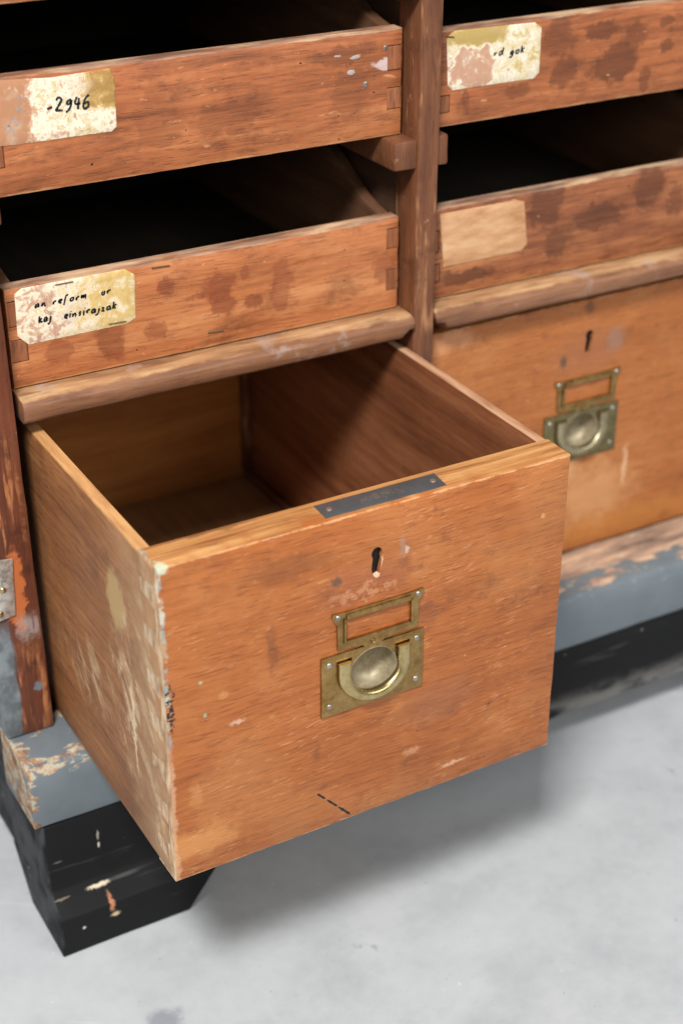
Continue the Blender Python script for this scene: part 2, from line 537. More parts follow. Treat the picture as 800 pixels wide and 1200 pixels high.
MAT['post'] = wood('dark_oiled_upright', '40241a', '68402a', '865638', 2, 120, 26, 8, .5, .35, m_post, .4)


def m_stile(g, col, rg, h):
    x, y, z = g.xyz()
    v = g.noise(g.sc(g.P, 1, 1, .10), 150, 4, .6)
    zone = g.mx(g.blob((-.032, YP, .215), (.012, .03, .05), .5, 40, .6), g.blob((-.022, YP, .035), (.016, .03, .045), .6, 40, .6))
    col = g.mix(g.mul(g.mul(g.sm(v, .48, .60), zone), .85), col, 'b8794e')
    col = g.mix(g.mul(g.sm(g.noise(g.P, 30, 5, .65), .56, .70), .5), col, '3a2016')
    # bare orange wood round the metal plate
    col = g.mix(g.blob((-.030, YP, .140), (.0075, .03, .040), .4, 70, .2), col, 'b9683a')
    # grey paint kept on the outer edge low down, some pale smears
    gp = g.mul(g.sm(g.add(x, g.mul(g.sub(g.noise(g.sc(g.P, 1, 1, .4), 50, 4), .5), .020)), -.035, -.039), g.sm(g.add(z, g.mul(g.sub(g.noise(g.P, 40, 3), .5), .04)), .118, .100))
    col = g.mix(g.mul(gp, .95), col, g.ramp(g.noise(g.P, 60, 4), [(.4, '5c6468'), (.6, '7d878c')]))
    col = g.mix(g.blob((-.020, YP, .045), (.0035, .02, .0045), .3, 120, .3), col, '6f7680')
    col = g.mix(g.mul(g.mul(g.blob((-.020, YP, .106), (.010, .02, .012), .5, 60, .6), g.sm(v, .46, .58)), .7), col, 'a89a94')
    col = g.mix(g.mul(g.sm(g.noise(g.P, 160, 3), .70, .76), .7), col, '97857a')
    return col, rg, h


MAT['stile'] = wood('dark_red_stile', '42241a', '663826', '7e4a32', 2, 120, 26, 8, .45, .35, m_stile, .45)


def m_rail(g, col, rg, h):
    x, y, z = g.xyz()
    n = g.noise(g.sc(g.P, .15, 1, 1), 90, 5, .6)
    top = g.sm(g.add(z, g.mul(g.sub(g.noise(g.P, 60, 3), .5), .004)), .3025, .3045)
    col = g.mix(g.mul(top, .7), col, g.ramp(n, [(.36, '8a6446'), (.5, 'b38a62'), (.64, 'd0ac80')]))
    col = g.mix(g.mul(g.sm(g.noise(g.sc(g.P, .3, 1, 1), 40, 5, .65), .55, .70), .55), col, '4e3022')
    col = g.mix(g.mul(g.sm(g.noise(g.P, 28, 4, .65), .58, .70), .4), col, 'a89a94')
    return col, rg, h


MAT['rail'] = wood('rubbed_rail', '583828', '82593f', 'a0765a', 0, 130, 26, 8, .5, .3, m_rail, .4)


def paint_sill():
    g = G('chipped_grey_paint'); x, y, z = g.xyz()
    k = g.noise(g.P, 30, 5, .6)
    col = g.mix(k, '5c656b', '757e84')
    h = g.noise(g.P, 220, 3); rg = g.add(.38, g.mul(k, .2))
    n = g.noise(g.sc(g.P, .45, 1, 1), 58, 6, .7)
    # left end: chipped along the arris and on top
    e1 = g.sm(g.add(x, g.mul(g.sub(n, .5), .055)), -.0435, -.0515)
    arr = g.sm(g.math('ABSOLUTE', g.add(z, .006)), .010, .002)
    e2 = g.mul(g.mul(g.sm(g.add(n, g.mul(arr, .06)), .56, .60), g.sm(z, -.016, -.004)), g.sm(x, .1, .05))
    bits = g.mul(g.sm(g.noise(g.P, 62, 5, .65), .69, .72), g.sm(y, YS + .004, YS - .001))
    # right bay: top worn down to bare boards behind a painted front strip
    yy = g.add(y, g.mul(g.sub(n, .5), .05))
    e3 = g.mul(g.mul(g.sm(yy, -.050, -.036), g.sm(z, -.006, -.001)), g.sm(x, .2, .3))
    e4 = g.mul(g.mul(g.sm(yy, -.068, -.052), g.sm(z, -.010, -.002)), g.mul(g.sm(x, .2, .3), g.sm(n, .47, .56)))
    m = g.mx(g.mx(g.mx(e1, e2), g.mx(e3, e4)), bits)
    m = g.sm(m, .35, .6)
    kk = g.noise(g.P, 75, 4, .65)
    lay = g.ramp(kk, [(.34, '6f4a34'), (.44, '98765a'), (.50, 'a88468'), (.54, 'a8b0a0'), (.60, 'b89a7c'), (.68, '8a6048')])
    bare = g.ramp(g.noise(g.sc(g.P, .2, 1, 1), 60, 5, .65), [(.34, '6a5a50'), (.5, 'a88c78'), (.64, 'd2b090')])
    lay = g.mix(g.sm(x, .2, .3), lay, bare)
    col = g.mix(m, col, lay)
    col = g.mix(g.mul(g.mul(g.sm(g.noise(g.sc(g.P, .5, 1, 1), 100, 5, .7), .60, .68), g.sm(z, -.02, -.004)), .5), col, 'c6d6cc')
    return g.done(col, g.add(rg, g.mul(m, .25)), height=g.sub(g.mul(h, .15), m), bump=.5, dist=.0008)


def paint_black():
    g = G('scuffed_black_paint'); x, y, z = g.xyz()
    k = g.noise(g.P, 22, 5, .65)
    col = g.mix(k, '0b0b0c', '17181a')
    # fine scratches
    s1 = g.noise(g.sc(g.P, .06, 1, 1), 170, 3, .5)
    col = g.mix(g.mul(g.mul(g.sm(s1, .62, .72), g.sm(g.noise(g.P, 12, 2), .45, .6)), .35), col, '6a6a68')
    sp = g.sm(g.noise(g.P, 120, 2), .755, .775)
    col = g.mix(g.mul(sp, .8), col, 'c9b79a')
    # scuff down to the wood on the foot
    for (u, v), r, kk, cc in [((123, 1046), (.0024, .03, .008), .95, 'b07a58'), ((114, 1035), (.010, .03, .0016), .9, 'd8cbb0'), ((126, 1056), (.005, .03, .0022), .9, 'cdb894'),
                              ((72, 1051), (.007, .03, .0008), .4, 'a89c88'), ((117, 982), (.0010, .03, .005), .6, 'b6b0a4'), ((118, 993), (.001, .03, .003), .8, 'd6cfc0'),
                              ((90, 1072), (.0016, .03, .0016), .9, 'd6cfc0'), ((70, 1015), (.004, .03, .0008), .25, 'a8a49c')]:
        p = at(u, v, 1, -.072)
        col = g.mix(g.mul(g.blob(p, r, .3, 190, .3), kk), col, cc)
    # dusty rubbed strip low on the long plinth
    n = g.noise(g.sc(g.P, .5, 1, 1), 34, 5, .65)
    d = g.mul(g.sm(g.add(z, g.mul(g.sub(n, .5), .05)), -.115, -.136), g.sm(x, .2, .35))
    col = g.mix(g.mul(g.mul(d, g.sm(n, .38, .60)), .7), col, '85837f')
    side = g.sm(x, -.042, -.0445)
    col = g.mix(g.mul(g.mul(side, g.sm(g.noise(g.P, 30, 4), .4, .65)), .5), col, '55585c')
    return g.done(col, g.add(.55, g.mul(k, .25)), height=g.add(g.mul(k, .5), g.noise(g.P, 260, 3)), bump=.3, dist=.0006, spec=.22)


MAT['sill'] = paint_sill(); MAT['black'] = paint_black()


def concrete():
    g = G('polished_concrete')
    a = g.noise(g.P, 3.2, 6, .6, .3); b = g.noise(g.P, 14, 5, .65); c = g.noise(g.P, 90, 4, .6)
    f = g.add(g.add(g.mul(a, .5), g.mul(b, .36)), g.mul(c, .14))
    col = g.ramp(f, [(.34, 'a2a6aa'), (.48, 'b1b5b8'), (.60, 'b9bdc0'), (.74, 'c2c5c8')])
    sp = g.mul(g.sm(g.noise(g.P, 30, 4, .6), .66, .74), g.sm(b, .5, .6))
    col = g.mix(g.mul(sp, .5), col, '70757c')
    col = g.mix(g.mul(g.blob((.0, -.20, ZF), (.012, .014, .05), .5, 60, .6), .6), col, '6f757d')
    R = g.n('ShaderNodeVectorRotate'); R.inputs['Angle'].default_value = .6; R.inputs['Axis'].default_value = (0, 0, 1)
    g.set(R.inputs['Vector'], g.P)
    s = g.noise(g.sc(R.outputs[0], .05, 1, 1), 60, 3, .5)
    col = g.mix(g.mul(g.mul(g.sm(s, .66, .72), g.sm(a, .5, .6)), .4), col, 'd6d7d6')
    pit = g.sm(g.noise(g.P, 210, 2, .5), .735, .77)
    col = g.mix(g.mul(pit, .55), col, '6c6f72')
    crumb = g.sm(g.noise(g.P, 160, 2, .5), .77, .80)
    col = g.mix(g.mul(crumb, .8), col, 'e6e4de')
    col = g.mix(g.mul(g.sm(g.noise(g.P, 9, 6, .72), .55, .72), .14), col, '84888c')
    return g.done(col, g.add(.42, g.mul(b, .25)), height=g.sub(c, g.mul(pit, .8)), bump=.15, dist=.001, spec=.35)


MAT['floor'] = concrete()


def paper(name, tan, white, bare, tan_d, cut):
    """old paper label, its face partly torn away"""
    g = G(name)
    a = g.noise(g.P, 85, 6, .68, .5); b = g.noise(g.P, 260, 4, .65)
    f = g.add(g.mul(a, .78), g.mul(b, .22))
    f = g.add(f, cut(g) if cut else 0.0)
    col = g.ramp(f, [(.36, bare), (.425, 'c4a48c'), (.455, white), (.52, white), (.55, tan), (.57, white), (.61, tan), (.74, tan_d)])
    col = g.mix(g.mul(g.sm(g.noise(g.P, 150, 5, .65), .55, .68), .55), col, 'b8965c')
    col = g.mix(g.mul(g.sm(g.noise(g.P, 40, 4), .52, .66), .35), col, 'bda896')
    return g.done(col, .8, height=g.add(f, g.mul(b, .4)), bump=.6, dist=.0006, spec=.15)


MAT['label_2946'] = paper('torn_paper_label', 'b89a62', 'd8cfba', 'a87a5c', '9a7846',
                          lambda g: g.add(g.add(g.mul(g.sm(g.xyz()[0], .035, .016), -.22), 0), g.mul(g.mul(g.sm(g.xyz()[0], .06, .075), g.sm(g.xyz()[2], .508, .517)), .22)))
MAT['label_reform'] = paper('yellowed_paper_label', 'ccb27c', 'd8cdb6', 'b08a74', 'bf9f5e',
                            lambda g: g.sub(g.mul(g.sm(g.xyz()[0], .02, .075), .19), .05))
MAT['label_gok'] = paper('flaked_paper_label', 'c2ae7c', 'd8d0bc', 'b48c74', 'a89058',
                         lambda g: g.add(g.mul(g.blob((.403, 0, .503), (.024, .03, .020), .25, 40, .3), -.20), g.add(g.mul(g.blob((.405, 0, .529), (.03, .03, .008), .3, 40, .4), .32), .045)))
gl = G('bare_patch_of_lost_label'); _k = gl.noise(gl.sc(gl.P, .3, 1, 1), 90, 5, .6)
MAT['label_ghost'] = gl.done(gl.ramp(_k, [(.34, 'a87850'), (.5, 'bd9068'), (.66, 'cba47c')]), .65, height=_k, bump=.3, dist=.0005)
g_ = G('shade_black_lock_steel'); MAT['lock'] = g_.done('161413', .5, .4)  # lock steel coloured near black to paint in the keyhole's inner shade
g_ = G('white_paint_fleck'); MAT['fleck'] = g_.done('a09690', .6)
g_ = G('black_ink'); MAT['ink'] = g_.done('1b1e22', .6)
g_ = G('faded_blue_ink'); MAT['ink_faded'] = g_.done('8f8d90', .7)


def brass(name, c0, c1, c2, r=.36, met=.9):
    g = G(name)
    a = g.noise(g.P, 70, 5, .65); b = g.noise(g.P, 260, 4, .6)
    f = g.add(g.mul(a, .65), g.mul(b, .35))
    col = g.ramp(f, [(.28, c0), (.5, c1), (.72, c2)])
    return g.done(col, g.add(r - .1, g.mul(f, .22)), met, height=b, bump=.07, dist=.0004)


MAT['brass'] = brass('aged_brass', '765732', 'a0804e', 'bc9e6a', .36, .95)
MAT['brass_worn'] = brass('rubbed_brass', '94804e', 'bda876', 'd4c398', .28, .97)
MAT['brass_grey'] = brass('greyed_brass', '5e5434', '857a54', 'a09674', .42, .9)
MAT['brass_grey_worn'] = brass('greyed_rubbed_brass', '7d7254', 'a89c7c', 'c2b89c', .36, .9)
MAT['cup'] = brass('dull_brass_cup', '6c6350', '9a8e74', 'b8ac92', .5, .3)
MAT['steel'] = brass('dull_screw_steel', '7a7268', 'a59c92', 'c4bdb4', .4)
MAT['nickel'] = brass('tarnished_nickel', '77726a', 'd8d6d0', 'f4f4f0', .3, .7)


def m_strip():
    g = G('dark_engraved_strip')
    a = g.noise(g.P, 50, 4, .6)
    col = g.mix(a, '4c5053', '6c7073')
    zx = .183
    ta = g.mul(g.blob((zx, -D + .0145, H), (.019, .0042, .05), .2, 160, .4), g.sm(g.noise(g.sc(g.P, 1, .6, 1), 420, 3), .45, .6))
    col = g.mix(g.mul(ta, .6), col, '8e7c70')
    return g.done(col, .45, .55, height=a, bump=.1, dist=.0004)


MAT['strip'] = m_strip()
g_ = G('copper_screw'); MAT['copper'] = g_.done('94786c', .5, .6)
MAT['endgrain'] = wood('pale_end_grain', 'a07e5c', 'cdb08c', 'e6d4b4', 2, 150, 40, 20, .65, .4, None, .4)
MAT['endgrain_dark'] = wood('dark_end_grain', '5a3420', '855033', '9c6644', 2, 170, 50, 25, .6, .5, None, .5)
g_ = G('staple_steel'); MAT['staple'] = g_.done('6a5a48', .5, .6)
g_ = G('pale_chipped_wood'); _k = g_.noise(g_.P, 300, 4); MAT['chip'] = g_.done(g_.mix(_k, 'b58a66', 'e2cdb4'), .7, height=_k, bump=.4)

# ------------------------------------------------------------------ room floor
bm = bmesh.new(); bmesh.ops.create_grid(bm, x_segments=8, y_segments=8, size=4)
for v in bm.verts: v.co.z = ZF
fl = obj('floor', finish(bm, 'floor', 0), MAT['floor']); fl['kind'] = 'structure'
fl['label'] = 'light grey polished concrete floor under the cabinet'

# ------------------------------------------------------------------ cabinet
XR = 0.775; ZT = 0.74; YB = 0.46
cab = thing('cabinet', 'old wooden cabinet frame with dark uprights, chipped grey sill and black feet', 'cabinet', (.35, .2, ZF))
# left stile: leans a hair outwards towards the top
rbox('stile', (-.0515, -.0098), (YP, .012), (.0005, ZT), MAT['stile'], cab, .0015, .02, .0005,
     shear=lambda c: Vector((c.x - (.017 * c.z if c.x > -.03 else .017 * c.z), c.y, c.z)))
post = rbox('post', (.341, .3612), (YP, .014), (.001, ZT), MAT['post'], cab, .0018, .018, .0004)
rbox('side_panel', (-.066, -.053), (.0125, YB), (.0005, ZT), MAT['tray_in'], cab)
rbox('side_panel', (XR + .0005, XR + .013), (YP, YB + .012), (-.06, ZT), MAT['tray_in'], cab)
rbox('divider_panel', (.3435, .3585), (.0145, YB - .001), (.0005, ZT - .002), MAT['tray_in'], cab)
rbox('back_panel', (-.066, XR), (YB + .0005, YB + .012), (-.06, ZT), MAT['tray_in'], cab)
rbox('dust_board', (-.0525, .3430), (.0135, YB - .002), (.288, .300), MAT['tray_in'], cab)  # both boards unseen, added to keep the drawer compartments dark
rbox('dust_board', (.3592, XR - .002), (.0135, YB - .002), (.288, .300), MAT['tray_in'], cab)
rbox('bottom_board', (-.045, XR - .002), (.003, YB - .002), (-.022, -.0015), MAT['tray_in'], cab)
rbox('top_board', (-.066, XR), (YP, YB + .012), (ZT + .0005, ZT + .02), MAT['post'], cab)  # out of view, added to stop light leaking into the trays from above
rbox('stile', (.722, XR), (YP, .012), (.0005, ZT), MAT['post'], cab)


def rail(x0, x1):
    y0, y1, z0, z1 = YP - .0035, .012, .2845, .3052
    # thumb-rounded nose
    poly = [(y1, z0), (y0 + .005, z0), (y0 + .0012, z0 + .003), (y0, z0 + .008), (y0 + .0003, z1 - .006), (y0 + .003, z1 - .0022), (y0 + .008, z1 - .0004), (y1, z1)]
    o = prism('rail', poly, 0, x0, x1, MAT['rail'], cab, .0008, .0005, 60, 60)
    for v in o.data.vertices:                     # broken lower corner where the rail meets the post
        e = min(abs(v.co.x - .3405), abs(v.co.x - .3617))
        k = max(0, 1 - e / .011)
        if k > 0 and v.co.y < 0: v.co.z = max(v.co.z, z0 + .0095 * min(1, k * 2.2))
    return o


rail(-.0085, .3405); rail(.3617, .7205)

# sill, its long front nose softly rounded
ys = YS
poly = [(.002, -.0005), (ys + .009, -.0012), (ys + .003, -.004), (ys + .0006, -.010), (ys, -.02), (ys + .0015, -.061), (.002, -.061)]
prism('sill', poly, 0, -.0512, XR, MAT['sill'], cab, .0009, .0006, 40, 60)
# black plinth board and the corner foot
poly = [(-.066, -.0617), (-.0655, -.146), (-.040, -.146), (-.040, -.0617)]
prism('plinth_board', poly, 0, -.0445, XR - .003, MAT['black'], cab, .0016, .0008, 40)
rbox('plinth_side', (-.0446, -.025), (-.0395, YB), (-.146, -.0232), MAT['black'], cab, .0012, .02, .0005)


def foot(x0, x1):
    """block under the plinth: sloped top ledge, both wings cut back at their ends"""
    bm = bmesh.new()
    y0 = -.090
    # section in Y-Z pushed along X; the right end slants outwards upwards
    sec = [(-.060, -.1465), (-.060, -.0640), (-.0668, -.0640), (-.0676, -.118), (-.0705, -.133), (-.0770, -.1425), (y0 + .0008, -.1495), (y0, -.1515), (y0, ZF + .0004), (-.012, ZF + .0004), (.028, -.1465)]
    L = [bm.verts.new((x0, y, z)) for y, z in sec]
    def xr(z): return x1 + .029 * min(1, max(0, (z - ZF) / .036)) if x1 < .6 else x1
    Rr = [bm.verts.new((xr(z), y, z)) for y, z in sec]
    n = len(sec)
    bm.faces.new(L); bm.faces.new(Rr)
    for i in range(n): bm.faces.new((L[i], L[(i + 1) % n], Rr[(i + 1) % n], Rr[i]))
    bmesh.ops.recalc_face_normals(bm, faces=bm.faces)
    es = [e for e in bm.edges if e.calc_face_angle(0) > .3]
    bmesh.ops.bevel(bm, geom=es, offset=.0018, segments=3, profile=.5, affect='EDGES', clamp_overlap=True)
    for k in range(1, 8):
        bmesh.ops.bisect_plane(bm, geom=bm.verts[:] + bm.edges[:] + bm.faces[:], plane_co=(x0 + .016 * k, 0, 0), plane_no=(1, 0, 0))
    wobble(bm, .0008, 5)
    return obj('foot', finish(bm, 'foot', 30), MAT['black'], cab)


foot(-.0451, .0748)
# far feet that carry the rest of the frame
rbox('foot', (XR - .045, XR - .004), (-.0645, .03), (ZF + .0004, -.1465), MAT['black'], cab)
rbox('foot', (-.0445, .05), (YB - .12, YB - .005), (ZF + .0004, -.1465), MAT['black'], cab)
rbox('foot', (XR - .045, XR - .004), (YB - .12, YB - .005), (ZF + .0004, -.1465), MAT['black'], cab)

# tray runners: square pegs that show beside the post
for (zt) in (.4562, .5912):
    rbox('runner', (.3188, .3405), (YP + .001, YB - .004), (zt - .0245, zt), MAT['post'], cab, .0025, .012, .0006)
    rbox('runner', (.3617, .3720), (YP + .003, YB - .004), (zt - .0255, zt), MAT['post'], cab, .0022, .012, .0006)
    rbox('runner', (-.0125 - .009 * (zt > .5), .0015), (.0125, YB - .004), (zt - .0245, zt), MAT['post'], cab, .002, .02, .0005)
    rbox('runner', (.703, .7215), (.0125, YB - .004), (zt - .0245, zt), MAT['post'], cab, .002, .02, .0005)

# metal plate let into the outer edge of the left stile
F_front = lambda y: (lambda u, v, wd: (u, y + wd, v))
pl = slab('hinge_plate', [(-.058, .1165), (-.0325, .1205), (-.0300, .1725), (-.058, .1760)], [], .0016, F_front(YP - .0021), MAT['nickel'], cab, .0005, .01, .0002, .02)
for px, py in ((4, 692), (1, 720)):
    p = at(px, py, 1, YP - .002)
    lathe('screw', [(0, -.0012), (.0012, -.0011), (.0024, -.0005), (.0029, .0004)], (p.x, YP - .0024, p.z), MAT['brass_worn'], pl, 16)

# ------------------------------------------------------------------ handwriting strokes
GL = {  # strokes on a unit x-height grid
    '-': [[(0, .55), (.6, .6)]],
    '2': [[(.0, 1.25), (.15, 1.5), (.45, 1.5), (.55, 1.2), (.35, .7), (.0, .1), (.3, .12), (.75, .05)]],
    '9': [[(.55, 1.3), (.35, 1.5), (.08, 1.25), (.12, .9), (.4, .85), (.58, 1.2), (.6, 1.45), (.55, .7), (.35, .1), (.05, .0)]],
    '4': [[(.25, 1.5), (.0, .7), (.65, .75)], [(.5, 1.2), (.42, .0)]],
    '6': [[(.55, 1.5), (.2, 1.1), (.02, .5), (.12, .08), (.42, .05), (.6, .35), (.5, .68), (.25, .72), (.06, .5)]],
    '1': [[(.0, 1.1), (.3, 1.45), (.25, 0)]],
    'a': [[(.6, .85), (.35, 1), (.05, .6), (.08, .12), (.3, .05), (.58, .5), (.62, .95), (.58, .2), (.72, .0)]],
    'd': [[(.55, .8), (.3, .95), (.05, .5), (.15, .05), (.45, .2), (.62, 1.0), (.68, 1.8), (.6, .4), (.72, .0)]],
    'e': [[(.08, .5), (.5, .65), (.45, .95), (.2, .9), (.03, .45), (.15, .05), (.5, .12)]],
    'f': [[(.65, 1.7), (.4, 1.75), (.3, 1.2), (.15, -.6)], [(.05, .9), (.6, 1.0)]],
    'g': [[(.55, .85), (.3, 1), (.05, .6), (.12, .15), (.4, .2), (.6, .95), (.5, -.3), (.25, -.7), (.0, -.45)]],
    'i': [[(.12, .95), (.08, .1), (.25, .0)], [(.2, 1.4), (.22, 1.48)]],
    'j': [[(.25, .95), (.15, -.4), (-.1, -.7), (-.25, -.45)], [(.3, 1.4), (.32, 1.48)]],
    'k': [[(.15, 1.7), (.05, 0)], [(.55, .95), (.1, .5), (.35, .35), (.6, .0)]],
    'l': [[(.15, 1.7), (.05, .2), (.25, .0)]],
    'n': [[(.05, .95), (.05, 0), (.15, .7), (.4, .95), (.5, .6), (.5, .1), (.65, .0)]],
    'm': [[(.05, .95), (.05, 0), (.15, .75), (.35, .95), (.4, 0), (.5, .75), (.7, .95), (.75, .1), (.9, .0)]],
    'o': [[(.35, .95), (.08, .75), (.05, .25), (.3, .02), (.58, .3), (.55, .8), (.35, .95), (.65, .85)]],
    'r': [[(.05, .95), (.1, 0), (.15, .65), (.35, .95), (.55, .85)]],
    's': [[(.5, .85), (.25, .98), (.1, .7), (.4, .4), (.35, .05), (.02, .1)]],
    'v': [[(.02, .95), (.2, .0), (.5, .95)]],
    'z': [[(.05, .9), (.5, .92), (.05, .08), (.55, .05)]],
    '.': [[(.0, .1), (.1, .12)]], ' ': [],
}


def writing(name, text, u0, v0, u1, v1, xh, width, y, mat, parent, seed=1, gap=.28, drop=0.0, adv=None):
    """handwritten line of ink from pixel (u0,v0) to (u1,v1) along its foot, on the plane y"""
    a = at(u0, v0, 1, y); b = at(u1, v1, 1, y); d = b - a; L = d.length; ex = d.normalized()
    ez = Vector((-ex.z, 0, ex.x)); rnd = random.Random(seed)
    ws = []
    for ch in text: ws.append((max([p[0] for s in GL[ch] for p in s]) if GL[ch] else .45) + gap)
    k = L / sum(ws)
    bm = bmesh.new(); cur = 0
    for ch, wd in zip(text, ws):
        jy = rnd.uniform(-.06, .06)
        for s in GL[ch]:
            if rnd.random() < drop: continue
            # round the corners (Chaikin), then lay a ribbon of uneven width
            zx, zy = rnd.uniform(.9, 1.12), rnd.uniform(.85, 1.12)
            pts = [Vector((p[0] * zx + rnd.uniform(-.05, .05), p[1] * zy + rnd.uniform(-.07, .07))) for p in s]
            for _ in range(2):
                q = [pts[0]]
                for i in range(len(pts) - 1):
                    q += [pts[i].lerp(pts[i + 1], .25), pts[i].lerp(pts[i + 1], .75)]
                pts = q + [pts[-1]]
            P = [a + ex * ((cur + p.x + .12 * p.y) * k) + ez * ((p.y + jy) * xh) for p in pts]
            prev = None
            for i, p in enumerate(P):
                t = (P[min(i + 1, len(P) - 1)] - P[max(i - 1, 0)])
                t = t.normalized() if t.length > 1e-9 else ex
                nn = Vector((-t.z, 0, t.x)) * width * .5 * rnd.uniform(.75, 1.2)
                c = (bm.verts.new(p + nn), bm.verts.new(p - nn))
                if prev: bm.faces.new((prev[0], prev[1], c[1], c[0]))
                prev = c
        cur += wd
    return obj(name, finish(bm, name, 0), mat, parent)


# ------------------------------------------------------------------ trays
def rectp(x0, x1, z0, z1): return [(x0, z0), (x1, z0), (x1, z1), (x0, z1)]


def tray(x0, x1, z0, z1, mat, label, pins, lift=.045):
    t = thing('tray', label, 'tray', ((x0 + x1) / 2, .2, z0), 'scoop-front trays in the cabinet')
    T = .014; yb = .40
    holes = [(rectp(*p), .0035) for p in pins]
    slab('front_board', rectp(x0, x1, z0, z1), holes, T, F_front(0), mat, t, .0012, .008, .00025)
    for p in pins:
        gp = .0005; e = .0010
        rbox('dovetail', (p[0] + e * .3, p[1] - gp), (.0002, .0036), (p[2] + gp, p[3] - e), MAT['endgrain_dark'], t, .0004, .01, .00015, seg=1)
    # side boards sweep up in a curve behind the low front
    prof = [(.0145, z1 - .001), (.03, z1 + .002), (.045, z1 + .006), (.06, z1 + .013), (.08, z1 + .024), (.10, z1 + .034), (.13, z1 + lift * .97), (.17, z1 + lift), (yb, z1 + lift), (yb, z0 + .002), (.0145, z0 + .002)]
    for sx in (x0 + .0005, x1 - .0115):
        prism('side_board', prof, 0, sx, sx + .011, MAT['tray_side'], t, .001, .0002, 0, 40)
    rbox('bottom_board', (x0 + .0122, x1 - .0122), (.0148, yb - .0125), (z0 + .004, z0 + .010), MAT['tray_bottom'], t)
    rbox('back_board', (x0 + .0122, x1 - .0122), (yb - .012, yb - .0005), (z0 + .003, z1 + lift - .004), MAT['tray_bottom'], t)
    return t


def px_stain(u, v, rx, rz, k, *c):
    p = at(u, v, 1, 0); return ((p.x, p.z), (rx, rz), k, *c)


X0, X1 = -.0075, .3365
ROW = [(.5912, .672), (.4568, .5415), (.3062, .3868)]
MAT['tray_a'] = tray_mat('stained_pine_tray', [px_stain(400, 65, .03, .008, .45), px_stain(452, 75, .012, .004, .5, 'd9cfd0'), px_stain(265, 140, .03, .012, .3), px_stain(185, 145, .02, .02, .25), px_stain(410, 110, .02, .02, .25)], *ROW[1])
MAT['tray_b'] = tray_mat('spotted_pine_tray', [px_stain(193, 337, .008, .008, .65), px_stain(258, 335, .016, .013, .65), px_stain(262, 358, .011, .008, .6), px_stain(297, 353, .008, .006, .6), px_stain(287, 320, .005, .006, .45), px_stain(183, 387, .009, .008, .5), px_stain(330, 335, .010, .022, .45), px_stain(130, 400, .012, .018, .6), px_stain(70, 410, .012, .010, .45), px_stain(245, 345, .022, .003, .4), px_stain(450, 315, .012, .012, .4)], *ROW[2], stain='7c3f28', dark='784426', mid='ae6a40', light='c88a5a')
MAT['tray_c'] = tray_mat('oil_marked_pine_tray', [px_stain(655, 45, .017, .016, .5), px_stain(660, 85, .014, .014, .55), px_stain(720, 75, .024, .017, .7), px_stain(706, 35, .018, .007, .65), px_stain(745, 40, .012, .010, .5), px_stain(781, 53, .008, .006, .6), px_stain(780, 25, .009, .004, .55), px_stain(755, 92, .006, .012, .5), px_stain(605, 107, .014, .006, .45), px_stain(545, 118, .004, .010, .35)], .4568, .5350, stain='5a3220')
MAT['tray_d'] = tray_mat('dark_blotched_pine_tray', [px_stain(640, 240, .02, .02, .55), px_stain(700, 255, .03, .012, .55), px_stain(760, 220, .02, .018, .55), px_stain(650, 285, .012, .016, .5), px_stain(545, 322, .03, .008, .55), px_stain(790, 235, .010, .014, .4)], *ROW[2], stain='48281a', dark='48281a', mid='8a5234', light='b4784c')
ta = tray(X0, X1, *ROW[1], MAT['tray_a'], 'pine tray with a torn paper label numbered 2946, above the spotted tray',
          [(.3226, .3360, .5090, .5290), (.3226, .3360, .4780, .4960), (-.0070, .0040, .478, .4965), (-.0070, .0040, .509, .528)])
tb = tray(X0, X1, *ROW[2], MAT['tray_b'], 'pine tray with round dark spots and a yellowed two-line handwritten label',
          [(.3245, .3360, .3600, .3780), (.3245, .3360, .3230, .3420), (-.0070, .0072, .3270, .3460), (-.0070, .0020, .3560, .3770)])
tc = tray(.3655, .7180, .4568, .5350, MAT['tray_c'], 'pine tray right of the post with large oil stains beside its flaked paper label',
          [(.3660, .3830, .4680, .4830), (.7000, .7175, .468, .486), (.7000, .7175, .503, .522)])
td = tray(.3655, .7180, *ROW[2], MAT['tray_d'], 'blotched pine tray above the closed drawer with a bare patch where its label was',
          [(.3660, .3790, .3210, .3380), (.3660, .3770, .3480, .3680), (.7000, .7175, .32, .34), (.7000, .7175, .352, .37)])
MAT['tray_e'] = tray_mat('plain_pine_tray', [], *ROW[0])  # default pine colours, no placed stains
te = tray(X0 - .002, X1, *ROW[0], MAT['tray_e'], 'topmost tray at the upper left, only the lower edge of its front in view', [], .03)
tf = tray(.3655, .7180, *ROW[0], MAT['tray_e'], 'unseen tray right of the post, added to keep light off the oil-stained tray', [], .03)  # out of view, added so the row beneath stays dark


def paper_label(poly_px, mat, parent, y=-.00045, name='paper_label'):
    P = [at(u, v, 1, 0) for u, v in poly_px]
    return slab(name, [(p.x, p.z) for p in P], [], .0004, F_front(y), mat, parent, .0001, .004, .0003, .008)


